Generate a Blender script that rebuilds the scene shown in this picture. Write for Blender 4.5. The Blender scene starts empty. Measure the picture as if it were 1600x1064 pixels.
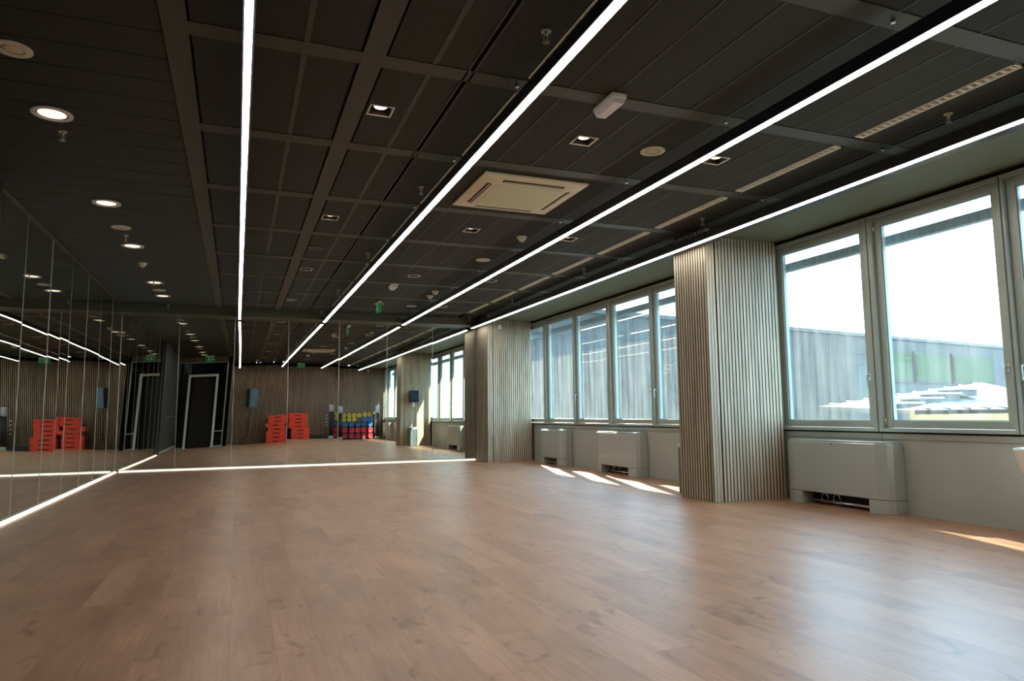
import bpy, bmesh, math, random
from mathutils import Vector, Matrix
random.seed(7)
S = bpy.context.scene
C = S.collection

# ------------------------------------------------------------------ camera
YAW, PIT, ROL, FPX = 0.3738953, 0.1049892, -0.01019184, 1093.6
cy, sy, cp, sp = math.cos(YAW), math.sin(YAW), math.cos(PIT), math.sin(PIT)
fwd = Vector((sy*cp, cy*cp, sp)); rt = Vector((cy, -sy, 0)); up = rt.cross(fwd)
r2 = rt*math.cos(ROL) + up*math.sin(ROL); u2 = -rt*math.sin(ROL) + up*math.cos(ROL)
cam = bpy.data.cameras.new('camera'); camo = bpy.data.objects.new('camera', cam); C.objects.link(camo)
m = Matrix((r2, u2, -fwd)).transposed().to_4x4(); m.translation = Vector((0, 0, 1.0))
camo.matrix_world = m
cam.sensor_width = 36; cam.lens = 36*FPX/1600; cam.clip_start = 0.05; cam.clip_end = 300
S.camera = camo

# ------------------------------------------------------------------ exposure, world, sun
S.view_settings.view_transform = 'Standard'; S.view_settings.look = 'None'
S.view_settings.gamma = 1; S.view_settings.use_curve_mapping = False
S.view_settings.exposure = 0.0
S.cycles.max_bounces = 10; S.cycles.diffuse_bounces = 4; S.cycles.glossy_bounces = 6
S.cycles.transparent_max_bounces = 16; S.cycles.transmission_bounces = 6
S.cycles.sample_clamp_indirect = 6.0
try: S.cycles.denoising_prefilter = 'ACCURATE'; S.cycles.denoising_input_passes = 'RGB_ALBEDO_NORMAL'
except Exception: pass
S.cycles.caustics_reflective = False; S.cycles.caustics_refractive = False
W = bpy.data.worlds.new('sky'); S.world = W; W.use_nodes = True
bg = W.node_tree.nodes['Background']; bg.inputs[0].default_value = (0.44, 0.71, 1.0, 1); bg.inputs[1].default_value = 13.0
sun = bpy.data.lights.new('sun', 'SUN'); suno = bpy.data.objects.new('sun', sun); C.objects.link(suno)
sun.energy = 58; sun.angle = 0.009; sun.color = (1.0, 0.95, 0.86)
suno.rotation_euler = Vector((-0.5, -1.725, -1.0)).to_track_quat('-Z', 'Y').to_euler()
suno.location = (20, 40, 30)

# ------------------------------------------------------------------ materials
def mat(name, col, rough=0.5, metal=0.0, spec=0.5, emit=None, es=0.0, coat=0.0):
    M = bpy.data.materials.new(name); M.use_nodes = True
    b = M.node_tree.nodes['Principled BSDF']
    b.inputs['Base Color'].default_value = (*col, 1); b.inputs['Roughness'].default_value = rough
    b.inputs['Metallic'].default_value = metal; b.inputs['Specular IOR Level'].default_value = spec
    b.inputs['Coat Weight'].default_value = coat
    if emit: b.inputs['Emission Color'].default_value = (*emit, 1); b.inputs['Emission Strength'].default_value = es
    return M
def nodes(M): return M.node_tree.nodes, M.node_tree.links, M.node_tree.nodes['Principled BSDF']
def noisy(M, c1, c2, scale=(4, 4, 4), detail=4, bump=0.0, lo=.35, hi=.65):
    n, l, b = nodes(M)
    tc = n.new('ShaderNodeTexCoord'); mp = n.new('ShaderNodeMapping'); mp.inputs['Scale'].default_value = scale
    nz = n.new('ShaderNodeTexNoise'); nz.inputs['Scale'].default_value = 1; nz.inputs['Detail'].default_value = detail
    cr = n.new('ShaderNodeValToRGB'); cr.color_ramp.elements[0].position = lo; cr.color_ramp.elements[1].position = hi
    cr.color_ramp.elements[0].color = (*c1, 1); cr.color_ramp.elements[1].color = (*c2, 1)
    l.new(tc.outputs['Object'], mp.inputs[0]); l.new(mp.outputs[0], nz.inputs['Vector']); l.new(nz.outputs[0], cr.inputs[0])
    l.new(cr.outputs[0], b.inputs['Base Color'])
    if bump:
        bp = n.new('ShaderNodeBump'); bp.inputs['Strength'].default_value = bump; bp.inputs['Distance'].default_value = .01
        l.new(nz.outputs[0], bp.inputs['Height']); l.new(bp.outputs[0], b.inputs['Normal'])
    return M

m_tile = noisy(mat('ceiling tile', (.05, .05, .03), .75), (.0170, .0168, .0092), (.0225, .0222, .0122), (60, 60, 60), 3, .05)
m_grid = mat('ceiling grid metal', (.040, .041, .025), .5)
m_bulk = mat('bulkhead paint', (.075, .078, .048), .5)
m_soffit = noisy(mat('soffit paint', (.2, .21, .14), .6), (.135, .145, .088), (.15, .16, .098), (2, 2, 2))
m_slot = mat('black slot', (.004, .004, .004), .8)
m_black = mat('black powder coat', (.012, .013, .016), .38)
m_navy = mat('blue black housing', (.008, .010, .018), .35)
m_wallgrey = noisy(mat('grey wall panel', (.2, .2, .18), .4), (.36, .40, .37), (.39, .43, .395), (3, 3, 3))
m_frame = mat('grey window metal', (.36, .42, .38), .30, .15)
m_frame_dark = mat('window gasket', (.01, .011, .012), .6)
m_white = mat('white plastic', (.86, .88, .82), .4)
m_teeth = mat('pale louvre blades', (.90, .90, .76), .4)
m_cream = mat('cream white plastic', (.86, .84, .64), .45)
m_fan = mat('pale grey enamel', (.38, .43, .42), .28, 0, .5, coat=.3)
m_chrome = mat('brushed steel', (.6, .6, .6), .25, .9)
m_brass = mat('sprinkler metal', (.55, .52, .40), .35, .8)
m_steps = noisy(mat('orange red plastic', (.75, .06, .03), .4), (.72, .045, .022), (.82, .07, .035), (5, 5, 5))
m_dark = mat('dark recess', (.01, .01, .01), .7)
m_bin = mat('blue grey bin metal', (.10, .13, .14), .35, .3)
m_speaker = mat('speaker cabinet', (.018, .022, .027), .4)
m_speaker_face = mat('speaker grille', (.025, .04, .048), .45, .3)
m_disp = mat('dark blue dispenser plastic', (.015, .025, .05), .2)
m_yellow = mat('yellow plate rubber', (.75, .58, .03), .45)
m_blue = mat('blue plate rubber', (.01, .16, .55), .45)
m_red = mat('red plate rubber', (.62, .02, .05), .45)
m_lilac = mat('pale bar ends', (.62, .60, .68), .35)
m_cupboard = noisy(mat('dark brown laminate', (.03, .022, .015), .35), (.022, .017, .011), (.035, .026, .017), (3, 3, 12))
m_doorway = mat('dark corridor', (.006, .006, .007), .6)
m_green = mat('green exit sign', (.0, .35, .12), .4, emit=(.0, .5, .16), es=.06)
m_pale = mat('white sign figure', (.8, .9, .85), .5, emit=(.8, 1, .9), es=.1)
m_ground = noisy(mat('pale roof gravel', (.4, .39, .36), .9), (.03, .03, .028), (.04, .039, .035), (3, 3, 3))
m_facade = noisy(mat('dark grey facade cladding', (.04, .04, .04), .6), (.0165, .0145, .0115), (.0225, .020, .016), (.3, .3, .3))
m_coping = mat('pale metal coping', (.035, .037, .034), .5)
m_timber = noisy(mat('ochre timber boards', (.8, .55, .25), .6), (.26, .14, .035), (.36, .21, .075), (1.2, 1.2, .3))
m_roofmetal = mat('ribbed pale roof', (.026, .029, .025), .5)
m_gglass = mat('green tinted glazing', (.040, .062, .020), .5, 0, .1)
m_tree = noisy(mat('yellow green foliage', (.2, .3, .05), .8), (.15, .25, .05), (.45, .5, .15), (2, 2, 6))
m_awning = mat('blue grey awning bar', (.42, .48, .50), .5)
m_soff_out = mat('exterior lintel', (.45, .42, .40), .7)

def emitmat(name, col, s):
    M = bpy.data.materials.new(name); M.use_nodes = True; n = M.node_tree.nodes; n.clear()
    e = n.new('ShaderNodeEmission'); e.inputs[0].default_value = (*col, 1); e.inputs[1].default_value = s
    o = n.new('ShaderNodeOutputMaterial'); M.node_tree.links.new(e.outputs[0], o.inputs[0]); return M
m_led = emitmat('linear diffuser', (1.0, .91, .81), 28.0)
m_base_led = emitmat('warm skirting led', (1.0, .82, .58), 2.6)
m_lamp = emitmat('warm lamp', (1.0, .66, .42), 4.0)
m_lamp_big = emitmat('warm downlight', (1.0, .80, .56), 1.7)

# mirror
m_mirror = mat('silvered mirror', (.74, .77, .70), .0, 1.0)
m_seam = mat('ground glass mirror edge', (.6, .6, .52), .3)

# dirty glass: clear pane with rain-streaked dust that catches the sun
def glass_mat(name, base, amp):
    M = bpy.data.materials.new(name); M.use_nodes = True; n = M.node_tree.nodes; l = M.node_tree.links; n.clear()
    out = n.new('ShaderNodeOutputMaterial'); tr = n.new('ShaderNodeBsdfTransparent'); tr.inputs[0].default_value = (.90, .92, .89, 1)
    gl = n.new('ShaderNodeBsdfGlossy'); gl.inputs[1].default_value = .0
    df = n.new('ShaderNodeBsdfDiffuse'); df.inputs[0].default_value = (.24, .235, .20, 1)
    tl = n.new('ShaderNodeBsdfTranslucent'); tl.inputs[0].default_value = (.24, .235, .20, 1)
    ds = n.new('ShaderNodeMixShader'); ds.inputs[0].default_value = .9; l.new(df.outputs[0], ds.inputs[1]); l.new(tl.outputs[0], ds.inputs[2])
    fr = n.new('ShaderNodeFresnel'); fr.inputs[0].default_value = 1.45
    fm = n.new('ShaderNodeMath'); fm.operation = 'MULTIPLY'; fm.inputs[1].default_value = .3; l.new(fr.outputs[0], fm.inputs[0])
    m1 = n.new('ShaderNodeMixShader'); l.new(fm.outputs[0], m1.inputs[0]); l.new(tr.outputs[0], m1.inputs[1]); l.new(gl.outputs[0], m1.inputs[2])
    tc = n.new('ShaderNodeTexCoord'); mp = n.new('ShaderNodeMapping'); mp.inputs['Scale'].default_value = (1, 11, .55)
    nz = n.new('ShaderNodeTexNoise'); nz.inputs['Scale'].default_value = 1; nz.inputs['Detail'].default_value = 2; nz.inputs['Roughness'].default_value = .5
    l.new(tc.outputs['Object'], mp.inputs[0]); l.new(mp.outputs[0], nz.inputs['Vector'])
    mp2 = n.new('ShaderNodeMapping'); mp2.inputs['Scale'].default_value = (1, .9, .9); nz2 = n.new('ShaderNodeTexNoise'); nz2.inputs['Detail'].default_value = 3
    l.new(tc.outputs['Object'], mp2.inputs[0]); l.new(mp2.outputs[0], nz2.inputs['Vector'])
    r = n.new('ShaderNodeMapRange'); r.inputs[1].default_value = .38; r.inputs[2].default_value = .78; r.inputs[3].default_value = base*.6; r.inputs[4].default_value = base + amp
    l.new(nz.outputs[0], r.inputs[0])
    ml = n.new('ShaderNodeMath'); ml.operation = 'MULTIPLY'; l.new(r.outputs[0], ml.inputs[0])
    r2_ = n.new('ShaderNodeMapRange'); r2_.inputs[1].default_value = .3; r2_.inputs[2].default_value = .7; r2_.inputs[3].default_value = .7; r2_.inputs[4].default_value = 1.4
    l.new(nz2.outputs[0], r2_.inputs[0]); l.new(r2_.outputs[0], ml.inputs[1])
    lw = n.new('ShaderNodeLayerWeight'); lw.inputs[0].default_value = .5
    om = n.new('ShaderNodeMath'); om.operation = 'SUBTRACT'; om.inputs[0].default_value = 1.0; l.new(lw.outputs['Facing'], om.inputs[1])
    mx = n.new('ShaderNodeMath'); mx.operation = 'MAXIMUM'; mx.inputs[1].default_value = .15; l.new(om.outputs[0], mx.inputs[0])
    dv = n.new('ShaderNodeMath'); dv.operation = 'DIVIDE'; l.new(ml.outputs[0], dv.inputs[0]); l.new(mx.outputs[0], dv.inputs[1])
    # dust towards the foot of the pane
    m2 = n.new('ShaderNodeMixShader'); l.new(dv.outputs[0], m2.inputs[0]); l.new(m1.outputs[0], m2.inputs[1]); l.new(ds.outputs[0], m2.inputs[2])
    l.new(m2.outputs[0], out.inputs[0]); return M
m_glass = glass_mat('dusty window glass', .05, .09)
m_partition = glass_mat('clean partition glass', .01, .01)

# wood slats: grain stretched along z, tone drifting from slat to slat
def slat_mat(name, c1, c2):
    M = mat(name, c1, .55); n, l, b = nodes(M)
    tc = n.new('ShaderNodeTexCoord')
    mp = n.new('ShaderNodeMapping'); mp.inputs['Scale'].default_value = (9, 9, .7); nz = n.new('ShaderNodeTexNoise'); nz.inputs['Scale'].default_value = 1; nz.inputs['Detail'].default_value = 3
    mp2 = n.new('ShaderNodeMapping'); mp2.inputs['Scale'].default_value = (60, 60, 2.5); nz2 = n.new('ShaderNodeTexNoise'); nz2.inputs['Scale'].default_value = 1
    for a, c in ((mp, nz), (mp2, nz2)): l.new(tc.outputs['Object'], a.inputs[0]); l.new(a.outputs[0], c.inputs['Vector'])
    ad = n.new('ShaderNodeMath'); ad.operation = 'ADD'; l.new(nz.outputs[0], ad.inputs[0]); l.new(nz2.outputs[0], ad.inputs[1])
    hf = n.new('ShaderNodeMath'); hf.operation = 'MULTIPLY'; hf.inputs[1].default_value = .5; l.new(ad.outputs[0], hf.inputs[0])
    cr = n.new('ShaderNodeValToRGB'); cr.color_ramp.elements[0].position = .36; cr.color_ramp.elements[1].position = .64
    cr.color_ramp.elements[0].color = (*c1, 1); cr.color_ramp.elements[1].color = (*c2, 1)
    l.new(hf.outputs[0], cr.inputs[0]); l.new(cr.outputs[0], b.inputs['Base Color']); return M
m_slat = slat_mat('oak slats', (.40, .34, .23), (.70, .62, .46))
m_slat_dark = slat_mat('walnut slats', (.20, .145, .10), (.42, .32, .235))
m_slat_shaded = slat_mat('oak slats with side shade in colour', (.27, .24, .175), (.47, .43, .33))  # same oak as the front, darkened in colour for the column's shaded side
m_felt = mat('black felt backing', (.006, .005, .004), .95, 0, 0.0)

# floor: oak vinyl planks along y
def floor_mat():
    M = mat('oak plank floor', (.2, .12, .08), .38, 0, .60); n, l, b = nodes(M)
    tc = n.new('ShaderNodeTexCoord')
    rot = n.new('ShaderNodeMapping'); rot.inputs['Rotation'].default_value = (0, 0, math.radians(90)); l.new(tc.outputs['Object'], rot.inputs[0])
    br = n.new('ShaderNodeTexBrick'); br.offset = .37; br.offset_frequency = 2; br.inputs['Scale'].default_value = 1
    br.inputs['Brick Width'].default_value = 1.32; br.inputs['Row Height'].default_value = .185; br.inputs['Mortar Size'].default_value = .0012
    br.inputs['Mortar Smooth'].default_value = .3; br.inputs['Bias'].default_value = 0
    br.inputs['Color1'].default_value = (0, 0, 0, 1); br.inputs['Color2'].default_value = (1, 1, 1, 1); br.inputs['Mortar'].default_value = (.5, .5, .5, 1)
    l.new(rot.outputs[0], br.inputs[0])
    # per-plank shift so that grain does not run through the joints
    sc = n.new('ShaderNodeVectorMath'); sc.operation = 'SCALE'; sc.inputs[3].default_value = 7.3
    l.new(br.outputs['Color'], sc.inputs[0]); ad = n.new('ShaderNodeVectorMath'); l.new(tc.outputs['Object'], ad.inputs[0]); l.new(sc.outputs[0], ad.inputs[1])
    def nz(scale, detail, dist=0, ro=.55):
        mp = n.new('ShaderNodeMapping'); mp.inputs['Scale'].default_value = scale; z = n.new('ShaderNodeTexNoise')
        z.inputs['Scale'].default_value = 1; z.inputs['Detail'].default_value = detail; z.inputs['Distortion'].default_value = dist; z.inputs['Roughness'].default_value = ro
        l.new(ad.outputs[0], mp.inputs[0]); l.new(mp.outputs[0], z.inputs['Vector']); return z
    broad = nz((2.6, .9, 1), 3, .4); grain = nz((70, 3.0, 1), 4, .3, .6); knot = nz((7.5, 4.2, 1), 2, 1.2)
    def ramp(src, p0, c0, p1, c1):
        cr = n.new('ShaderNodeValToRGB'); e = cr.color_ramp.elements; e[0].position = p0; e[1].position = p1; e[0].color = (*c0, 1); e[1].color = (*c1, 1)
        l.new(src, cr.inputs[0]); return cr
    base = ramp(broad.outputs[0], .30, (.315, .162, .088), .70, (.49, .278, .168))
    def mix(mode, a, c, fac):
        x = n.new('ShaderNodeMix'); x.data_type = 'RGBA'; x.blend_type = mode
        if isinstance(fac, float): x.inputs[0].default_value = fac
        else: l.new(fac, x.inputs[0])
        l.new(a, x.inputs[6])
        if isinstance(c, tuple): x.inputs[7].default_value = (*c, 1)
        else: l.new(c, x.inputs[7])
        return x.outputs[2]
    g = ramp(grain.outputs[0], .3, (.80, .78, .76), .7, (1.12, 1.12, 1.12))
    c = mix('MULTIPLY', base.outputs[0], g.outputs[0], 1.0)
    k = ramp(knot.outputs[0], .22, (1, 1, 1), .40, (0, 0, 0)); k = k.outputs[0]
    c = mix('MULTIPLY', c, (.55, .48, .46), k)
    pl = ramp(br.outputs['Color'], 0, (.93, .92, .92), 1, (1.05, 1.05, 1.06)); c = mix('MULTIPLY', c, pl.outputs[0], 1.0)
    c = mix('MULTIPLY', c, (.75, .72, .70), br.outputs['Fac'])
    l.new(c, b.inputs['Base Color'])
    rr = n.new('ShaderNodeMapRange'); rr.inputs[3].default_value = .30; rr.inputs[4].default_value = .46; l.new(grain.outputs[0], rr.inputs[0]); l.new(rr.outputs[0], b.inputs['Roughness'])
    bp = n.new('ShaderNodeBump'); bp.inputs['Strength'].default_value = .25; bp.inputs['Distance'].default_value = .002
    l.new(grain.outputs[0], bp.inputs['Height']); l.new(bp.outputs[0], b.inputs['Normal'])
    return M
m_floor = floor_mat()

# ------------------------------------------------------------------ mesh helpers
def box(bm, x0, x1, y0, y1, z0, z1, mi=0):
    vs = [bm.verts.new((x, y, z)) for x in (x0, x1) for y in (y0, y1) for z in (z0, z1)]
    for f in ((0,1,3,2),(4,6,7,5),(0,4,5,1),(2,3,7,6),(0,2,6,4),(1,5,7,3)):
        fc = bm.faces.new([vs[i] for i in f]); fc.material_index = mi
def cyl(bm, p, r, h, axis='z', n=24, r2=None, mi=0, cap=True):
    r2 = r if r2 is None else r2; p = Vector(p); A = []; B = []
    for i in range(n):
        a = 2*math.pi*i/n; c, s = math.cos(a), math.sin(a)
        f = {'z': lambda r_, t: Vector((c*r_, s*r_, t)), 'y': lambda r_, t: Vector((c*r_, t, -s*r_)), 'x': lambda r_, t: Vector((t, c*r_, s*r_))}[axis]
        A.append(bm.verts.new(p + f(r, 0))); B.append(bm.verts.new(p + f(r2, h)))
    for i in range(n):
        j = (i+1) % n; fc = bm.faces.new((A[i], A[j], B[j], B[i])); fc.material_index = mi; fc.smooth = True
    if cap:
        bm.faces.new(A[::-1]).material_index = mi; bm.faces.new(B).material_index = mi
def lathe(bm, prof, p=(0,0,0), n=24, sx=1, syy=1):
    p = Vector(p); rings = []
    for r, z in prof:
        rings.append([bm.verts.new(p + Vector((max(r,1e-4)*math.cos(2*math.pi*i/n)*sx, max(r,1e-4)*math.sin(2*math.pi*i/n)*syy, z))) for i in range(n)])
    for a, b_ in zip(rings, rings[1:]):
        for i in range(n):
            f = bm.faces.new((a[i], a[(i+1)%n], b_[(i+1)%n], b_[i])); f.smooth = True
    bm.faces.new(rings[0][::-1]); bm.faces.new(rings[-1])
def tube(bm, pts, r, n=8):
    pts = [Vector(q) for q in pts]; rings = []
    for i, q in enumerate(pts):
        d = (pts[min(i+1, len(pts)-1)] - pts[max(i-1, 0)]).normalized()
        a = d.orthogonal().normalized() if abs(d.z) > .95 else d.cross(Vector((0,0,1))).normalized(); b_ = d.cross(a)
        rings.append([bm.verts.new(q + (a*math.cos(2*math.pi*k/n) + b_*math.sin(2*math.pi*k/n))*r) for k in range(n)])
    for A, B in zip(rings, rings[1:]):
        for k in range(n): bm.faces.new((A[k], A[(k+1)%n], B[(k+1)%n], B[k])).smooth = True
    bm.faces.new(rings[0][::-1]); bm.faces.new(rings[-1])
def prism(bm, poly, z0, z1, axis='z'):
    T = (lambda a, b_, t: (a, b_, t)) if axis == 'z' else ((lambda a, b_, t: (t, a, b_)) if axis == 'x' else (lambda a, b_, t: (a, t, b_)))
    A = [bm.verts.new(T(a, b_, z0)) for a, b_ in poly]; B = [bm.verts.new(T(a, b_, z1)) for a, b_ in poly]
    n = len(poly)
    for i in range(n): bm.faces.new((A[i], A[(i+1)%n], B[(i+1)%n], B[i]))
    bm.faces.new(A[::-1]); bm.faces.new(B)
def obj(name, bm, M, parent=None, bevel=0, loc=None, seg=2):
    bmesh.ops.recalc_face_normals(bm, faces=bm.faces)
    me = bpy.data.meshes.new(name); bm.to_mesh(me); bm.free()
    for q in (M if isinstance(M, (list, tuple)) else [M]): me.materials.append(q)
    o = bpy.data.objects.new(name, me); C.objects.link(o)
    if parent: o.parent = parent
    if loc: o.location = loc
    if bevel:
        b = o.modifiers.new('bevel', 'BEVEL'); b.width = bevel; b.segments = seg; b.limit_method = 'ANGLE'; b.angle_limit = math.radians(40)
    return o
def boxes(name, lst, M, parent=None, bevel=0, loc=None):
    bm = bmesh.new()
    for q in lst: box(bm, *q)
    return obj(name, bm, M, parent, bevel, loc)
def struct(o, label=None):
    o['kind'] = 'structure'
    if label: o['label'] = label
    return o
def tag(o, label, cat, group=None):
    o['label'] = label; o['category'] = cat
    if group: o['group'] = group
    return o
def thing(name, label, cat, loc=(0,0,0), group=None, rz=0):
    o = bpy.data.objects.new(name, None); C.objects.link(o); o.location = loc; o.rotation_euler = (0,0,rz); o.empty_display_size = .1
    return tag(o, label, cat, group)
def dup(root, loc, label, rz=None):
    r = root.copy(); C.objects.link(r); r.location = loc; r['label'] = label
    if rz is not None: r.rotation_euler = (0, 0, rz)
    for ch in list(root.children):
        c = ch.copy(); C.objects.link(c); c.parent = r
        for g in list(ch.children):
            d = g.copy(); C.objects.link(d); d.parent = c
    return r
ORD = ['first','second','third','fourth','fifth','sixth','seventh','eighth','ninth','tenth','eleventh','twelfth','thirteenth']

# ------------------------------------------------------------------ room numbers
XL, XR, YF, YB = -2.075, 6.05, 14.93, -0.9      # left mirror, window wall, far mirror, wall behind the camera
ZC, ZS, ZB = 3.12, 3.03, 2.966                  # ceiling, soffit over the windows, bulkhead underside
YD, XS = 0.85, -0.3                              # door wall and the short side wall behind the camera
LY = 7.35                                       # near end of the left mirror
G0 = [1.19 + 1.41*k for k in range(-2, 10)]     # ceiling cross strips

# floor
bm = bmesh.new(); box(bm, XL-.15, XR+.2, YB-.2, YF+.2, -.1, 0); struct(obj('floor', bm, m_floor))

# ceiling: tiles in one slab with recessed joints
bm = bmesh.new()
box(bm, XL-.15, 5.12, YB-.2, YF+.2, ZC+.12, ZC+.2)
xs_r = [-.31, 0, .31, .63, .76, 1.06, 1.30]; lines = [1.30, 1.70, 1.975, 2.29, 2.605, 2.92, 3.235, 3.55, 3.865, 4.18, 4.45, 4.84, 5.10]
HOLES = [(x, y) for x in (.875, 2.465, 3.715) for y in (4.70, 7.53, 10.36, 13.19, 1.88)]
def tile(bm, x0, x1, y0, y1):
    for hx, hy in HOLES:
        if x0 < hx < x1 and y0 < hy < y1:
            e = .078; box(bm, x0, x1, y0, hy-e, ZC, ZC+.05); box(bm, x0, x1, hy+e, y1, ZC, ZC+.05); box(bm, x0, hx-e, hy-e, hy+e, ZC, ZC+.05); box(bm, hx+e, x1, hy-e, hy+e, ZC, ZC+.05); return
    box(bm, x0, x1, y0, y1, ZC, ZC+.05)
ys = [YB] + [g for g in G0 if g > YB] + [14.62]
for a, b_ in zip(ys, ys[1:]):
    y0, y1 = a + .078, b_ - .078
    if a == YB: y0 = YB
    if b_ == 14.62: y1 = 14.62
    for x0, x1 in ((-.31, 0), (0, .31), (.31, .63), (.76, 1.06), (1.06, 1.285)):
        tile(bm, x0 + .016, x1 - .016, y0, y1)
    for x0, x1 in zip(lines, lines[1:]):
        tile(bm, x0 + (.05 if x0 in (1.70, 4.45) else .012 if x0 in (1.30, 4.84) else .004), x1 - (.05 if x1 in (1.70, 4.45) else .012 if x1 == 4.84 else .004), y0, y1)
y = YB
k = 0
while y < 14.6:
    y1 = min(y + .3135, 14.62); box(bm, XL-.05, -.445, y + .004, y1 - .004, ZC, ZC+.05); y = y1
struct(obj('ceiling', bm, m_tile))
# longitudinal and cross bars of the ceiling grid
bm = bmesh.new()
for g in G0:
    if g > YB: box(bm, -.31, 5.10, g - .072, g + .072, ZC - .004, ZC + .04)
for x0, x1 in ((-.44, -.31), (.63, .76)): box(bm, x0, x1, YB, 14.62, ZC - .006, ZC + .04)
for xc in (0, .31, 1.06): box(bm, xc-.016, xc+.016, YB, 14.62, ZC - .002, ZC + .04)
for xc in (1.275, 1.315, 4.815, 4.865): box(bm, xc-.006, xc+.006, YB, 14.62, ZC - .004, ZC + .04)
for xc in lines[2:-3]: box(bm, xc-.006, xc+.006, YB, 14.62, ZC - .003, ZC + .04)
box(bm, XL-.02, XL+.03, YB, 14.62, ZC-.012, ZC+.04)
struct(obj('trim_1', bm, m_grid))
# soffit over the windows and its step, bulkhead in front of the far mirror
bm = bmesh.new(); box(bm, 5.12, XR+.2, YB-.2, YF+.2, ZS, ZC+.12); box(bm, 5.10, 5.12, YB-.2, YF, ZS, ZC+.12); struct(obj('trim_2', bm, m_soffit))
bm = bmesh.new(); box(bm, XL-.05, 5.10, 14.62, YF+.2, ZB, ZC+.12); struct(obj('trim_3', bm, m_bulk))

# walls: backs of the mirrors, door wall, side wall, slatted back wall
struct(boxes('wall_far', [(XL-.15, 6.03, YF+.02, YF+.2, 0, ZB)], m_felt))
struct(boxes('wall_left', [(XL-.15, XL-.02, LY, YF+.2, 0, ZC)], m_felt))
struct(boxes('wall_entry', [(XL-.15, XL-.045, YD-.2, LY, 0, ZC)], m_felt))

def slats_x(bm, x0, x1, y, out, z0, z1, pitch, w, d, mi=0):        # slats along a wall parallel to x, facing `out` in y
    n = int(round((x1-x0)/pitch)); p = (x1-x0)/n
    for i in range(n):
        c = x0 + (i+.5)*p; box(bm, c-w/2, c+w/2, min(y, y+out*d), max(y, y+out*d), z0, z1, 1); bm.faces.ensure_lookup_table(); bm.faces[-3 if out > 0 else -4].material_index = mi
def slats_y(bm, y0, y1, x, out, z0, z1, pitch, w, d, mi=0):
    n = int(round((y1-y0)/pitch)); p = (y1-y0)/n
    for i in range(n):
        c = y0 + (i+.5)*p; box(bm, min(x, x+out*d), max(x, x+out*d), c-w/2, c+w/2, z0, z1, 1); bm.faces.ensure_lookup_table(); bm.faces[-5 if out > 0 else -6].material_index = mi
bm = bmesh.new(); box(bm, XS-.2, XR+.1, YB-.2, YB, 0, ZC, 1); slats_x(bm, XS+.02, 6.03, YB, 1, 0, ZC-.11, .062, .033, .022)
struct(obj('wall_back', bm, [m_slat_dark, m_felt]))
bm = bmesh.new(); box(bm, XS-.12, XS, YB, YD, 0, ZC, 1); slats_y(bm, YB+.03, YD, XS, 1, 0, ZC, .050, .033, .022)
struct(obj('wall_side', bm, [m_slat_dark, m_felt]))
# door wall: slatted above, opening in the middle, dark corridor behind
bm = bmesh.new()
box(bm, XL-.1, XS-.12, YD-.1, YD, 2.95, ZC, 1); slats_x(bm, XL, XS-.12, YD, 1, 2.95, ZC, .050, .033, .022)
box(bm, XL-.1, XS-.12, YD-1.6, YD-1.5, 0, ZC, 1); slats_x(bm, XL, -1.78, YD-1.5, 1, 0, ZC, .050, .033, .022)
box(bm, XL-.2, XL-.1, YD-1.6, YD, 0, ZC, 1)
struct(obj('wall_door', bm, [m_slat_dark, m_doorway]))
d1 = bpy.data.objects.new('door_1', None); C.objects.link(d1); d1.location = (-1.25, YD, 0); struct(d1, 'tall pale framed doorway between glass sidelights, seen in the mirror')
def rel(l, loc): return [(a-loc[0], b_-loc[0], c-loc[1], d-loc[1], e-loc[2], f-loc[2]) for a,b_,c,d,e,f in l]
boxes('door_frame', rel([(-1.78,-1.70,YD-.06,YD+.03,0,2.52),(-.82,-.74,YD-.06,YD+.03,0,2.52),(-1.70,-.82,YD-.06,YD+.03,2.44,2.52)], d1.location), m_white, d1)
boxes('sidelight_frame', rel([(XL,-1.78,YD-.04,YD+.02,0,.05),(-.74,XS-.12,YD-.04,YD+.02,0,.05),(-.74,XS-.12,YD-.04,YD+.02,.52,.56),
    (XS-.16,XS-.12,YD-.04,YD+.02,.05,2.95),(XL,XS-.12,YD-.05,YD+.02,2.91,2.95)], d1.location), m_frame, d1)
boxes('sidelight_pane', rel([(XL,-1.78,YD-.015,YD-.005,.05,2.91),(-.74,XS-.16,YD-.015,YD-.005,.05,2.91),(-1.78,-.74,YD-.015,YD-.005,2.52,2.91)], d1.location), m_partition, d1)
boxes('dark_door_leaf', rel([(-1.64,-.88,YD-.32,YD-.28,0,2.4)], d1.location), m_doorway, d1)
# cupboard fronts that carry on from the left mirror
for i in range(5):
    y0 = YD + i*(7.20-YD)/5; y1 = y0 + (7.20-YD)/5
    t = thing('cupboard_door', 'dark brown full-height cupboard door left of the mirrored wall, %s from the doorway' % ORD[i], 'cupboard', (XL-.03, (y0+y1)/2, 0), 'dark cupboard doors beside the mirrored wall')
    h = (y1-y0)/2
    boxes('panel', [(-.01, .03, -h+.004, h-.004, .06, ZC-.03)], m_cupboard, t, .002)
    boxes('plinth', [(-.01, .035, -h+.002, h-.002, 0, .05)], m_frame, t)
    bm = bmesh.new(); cyl(bm, (.03, h-.09, 1.05), .012, .03, 'x', 12); cyl(bm, (.06, h-.09, 1.05), .026, .022, 'x', 16); obj('knob', bm, m_chrome, t)
boxes('end_post', [(XL-.03, XL+.06, 7.21, LY-.003, 0, ZC-.002)], m_black); struct(bpy.data.objects['end_post']); bpy.data.objects['end_post'].name = 'trim_4'

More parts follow.
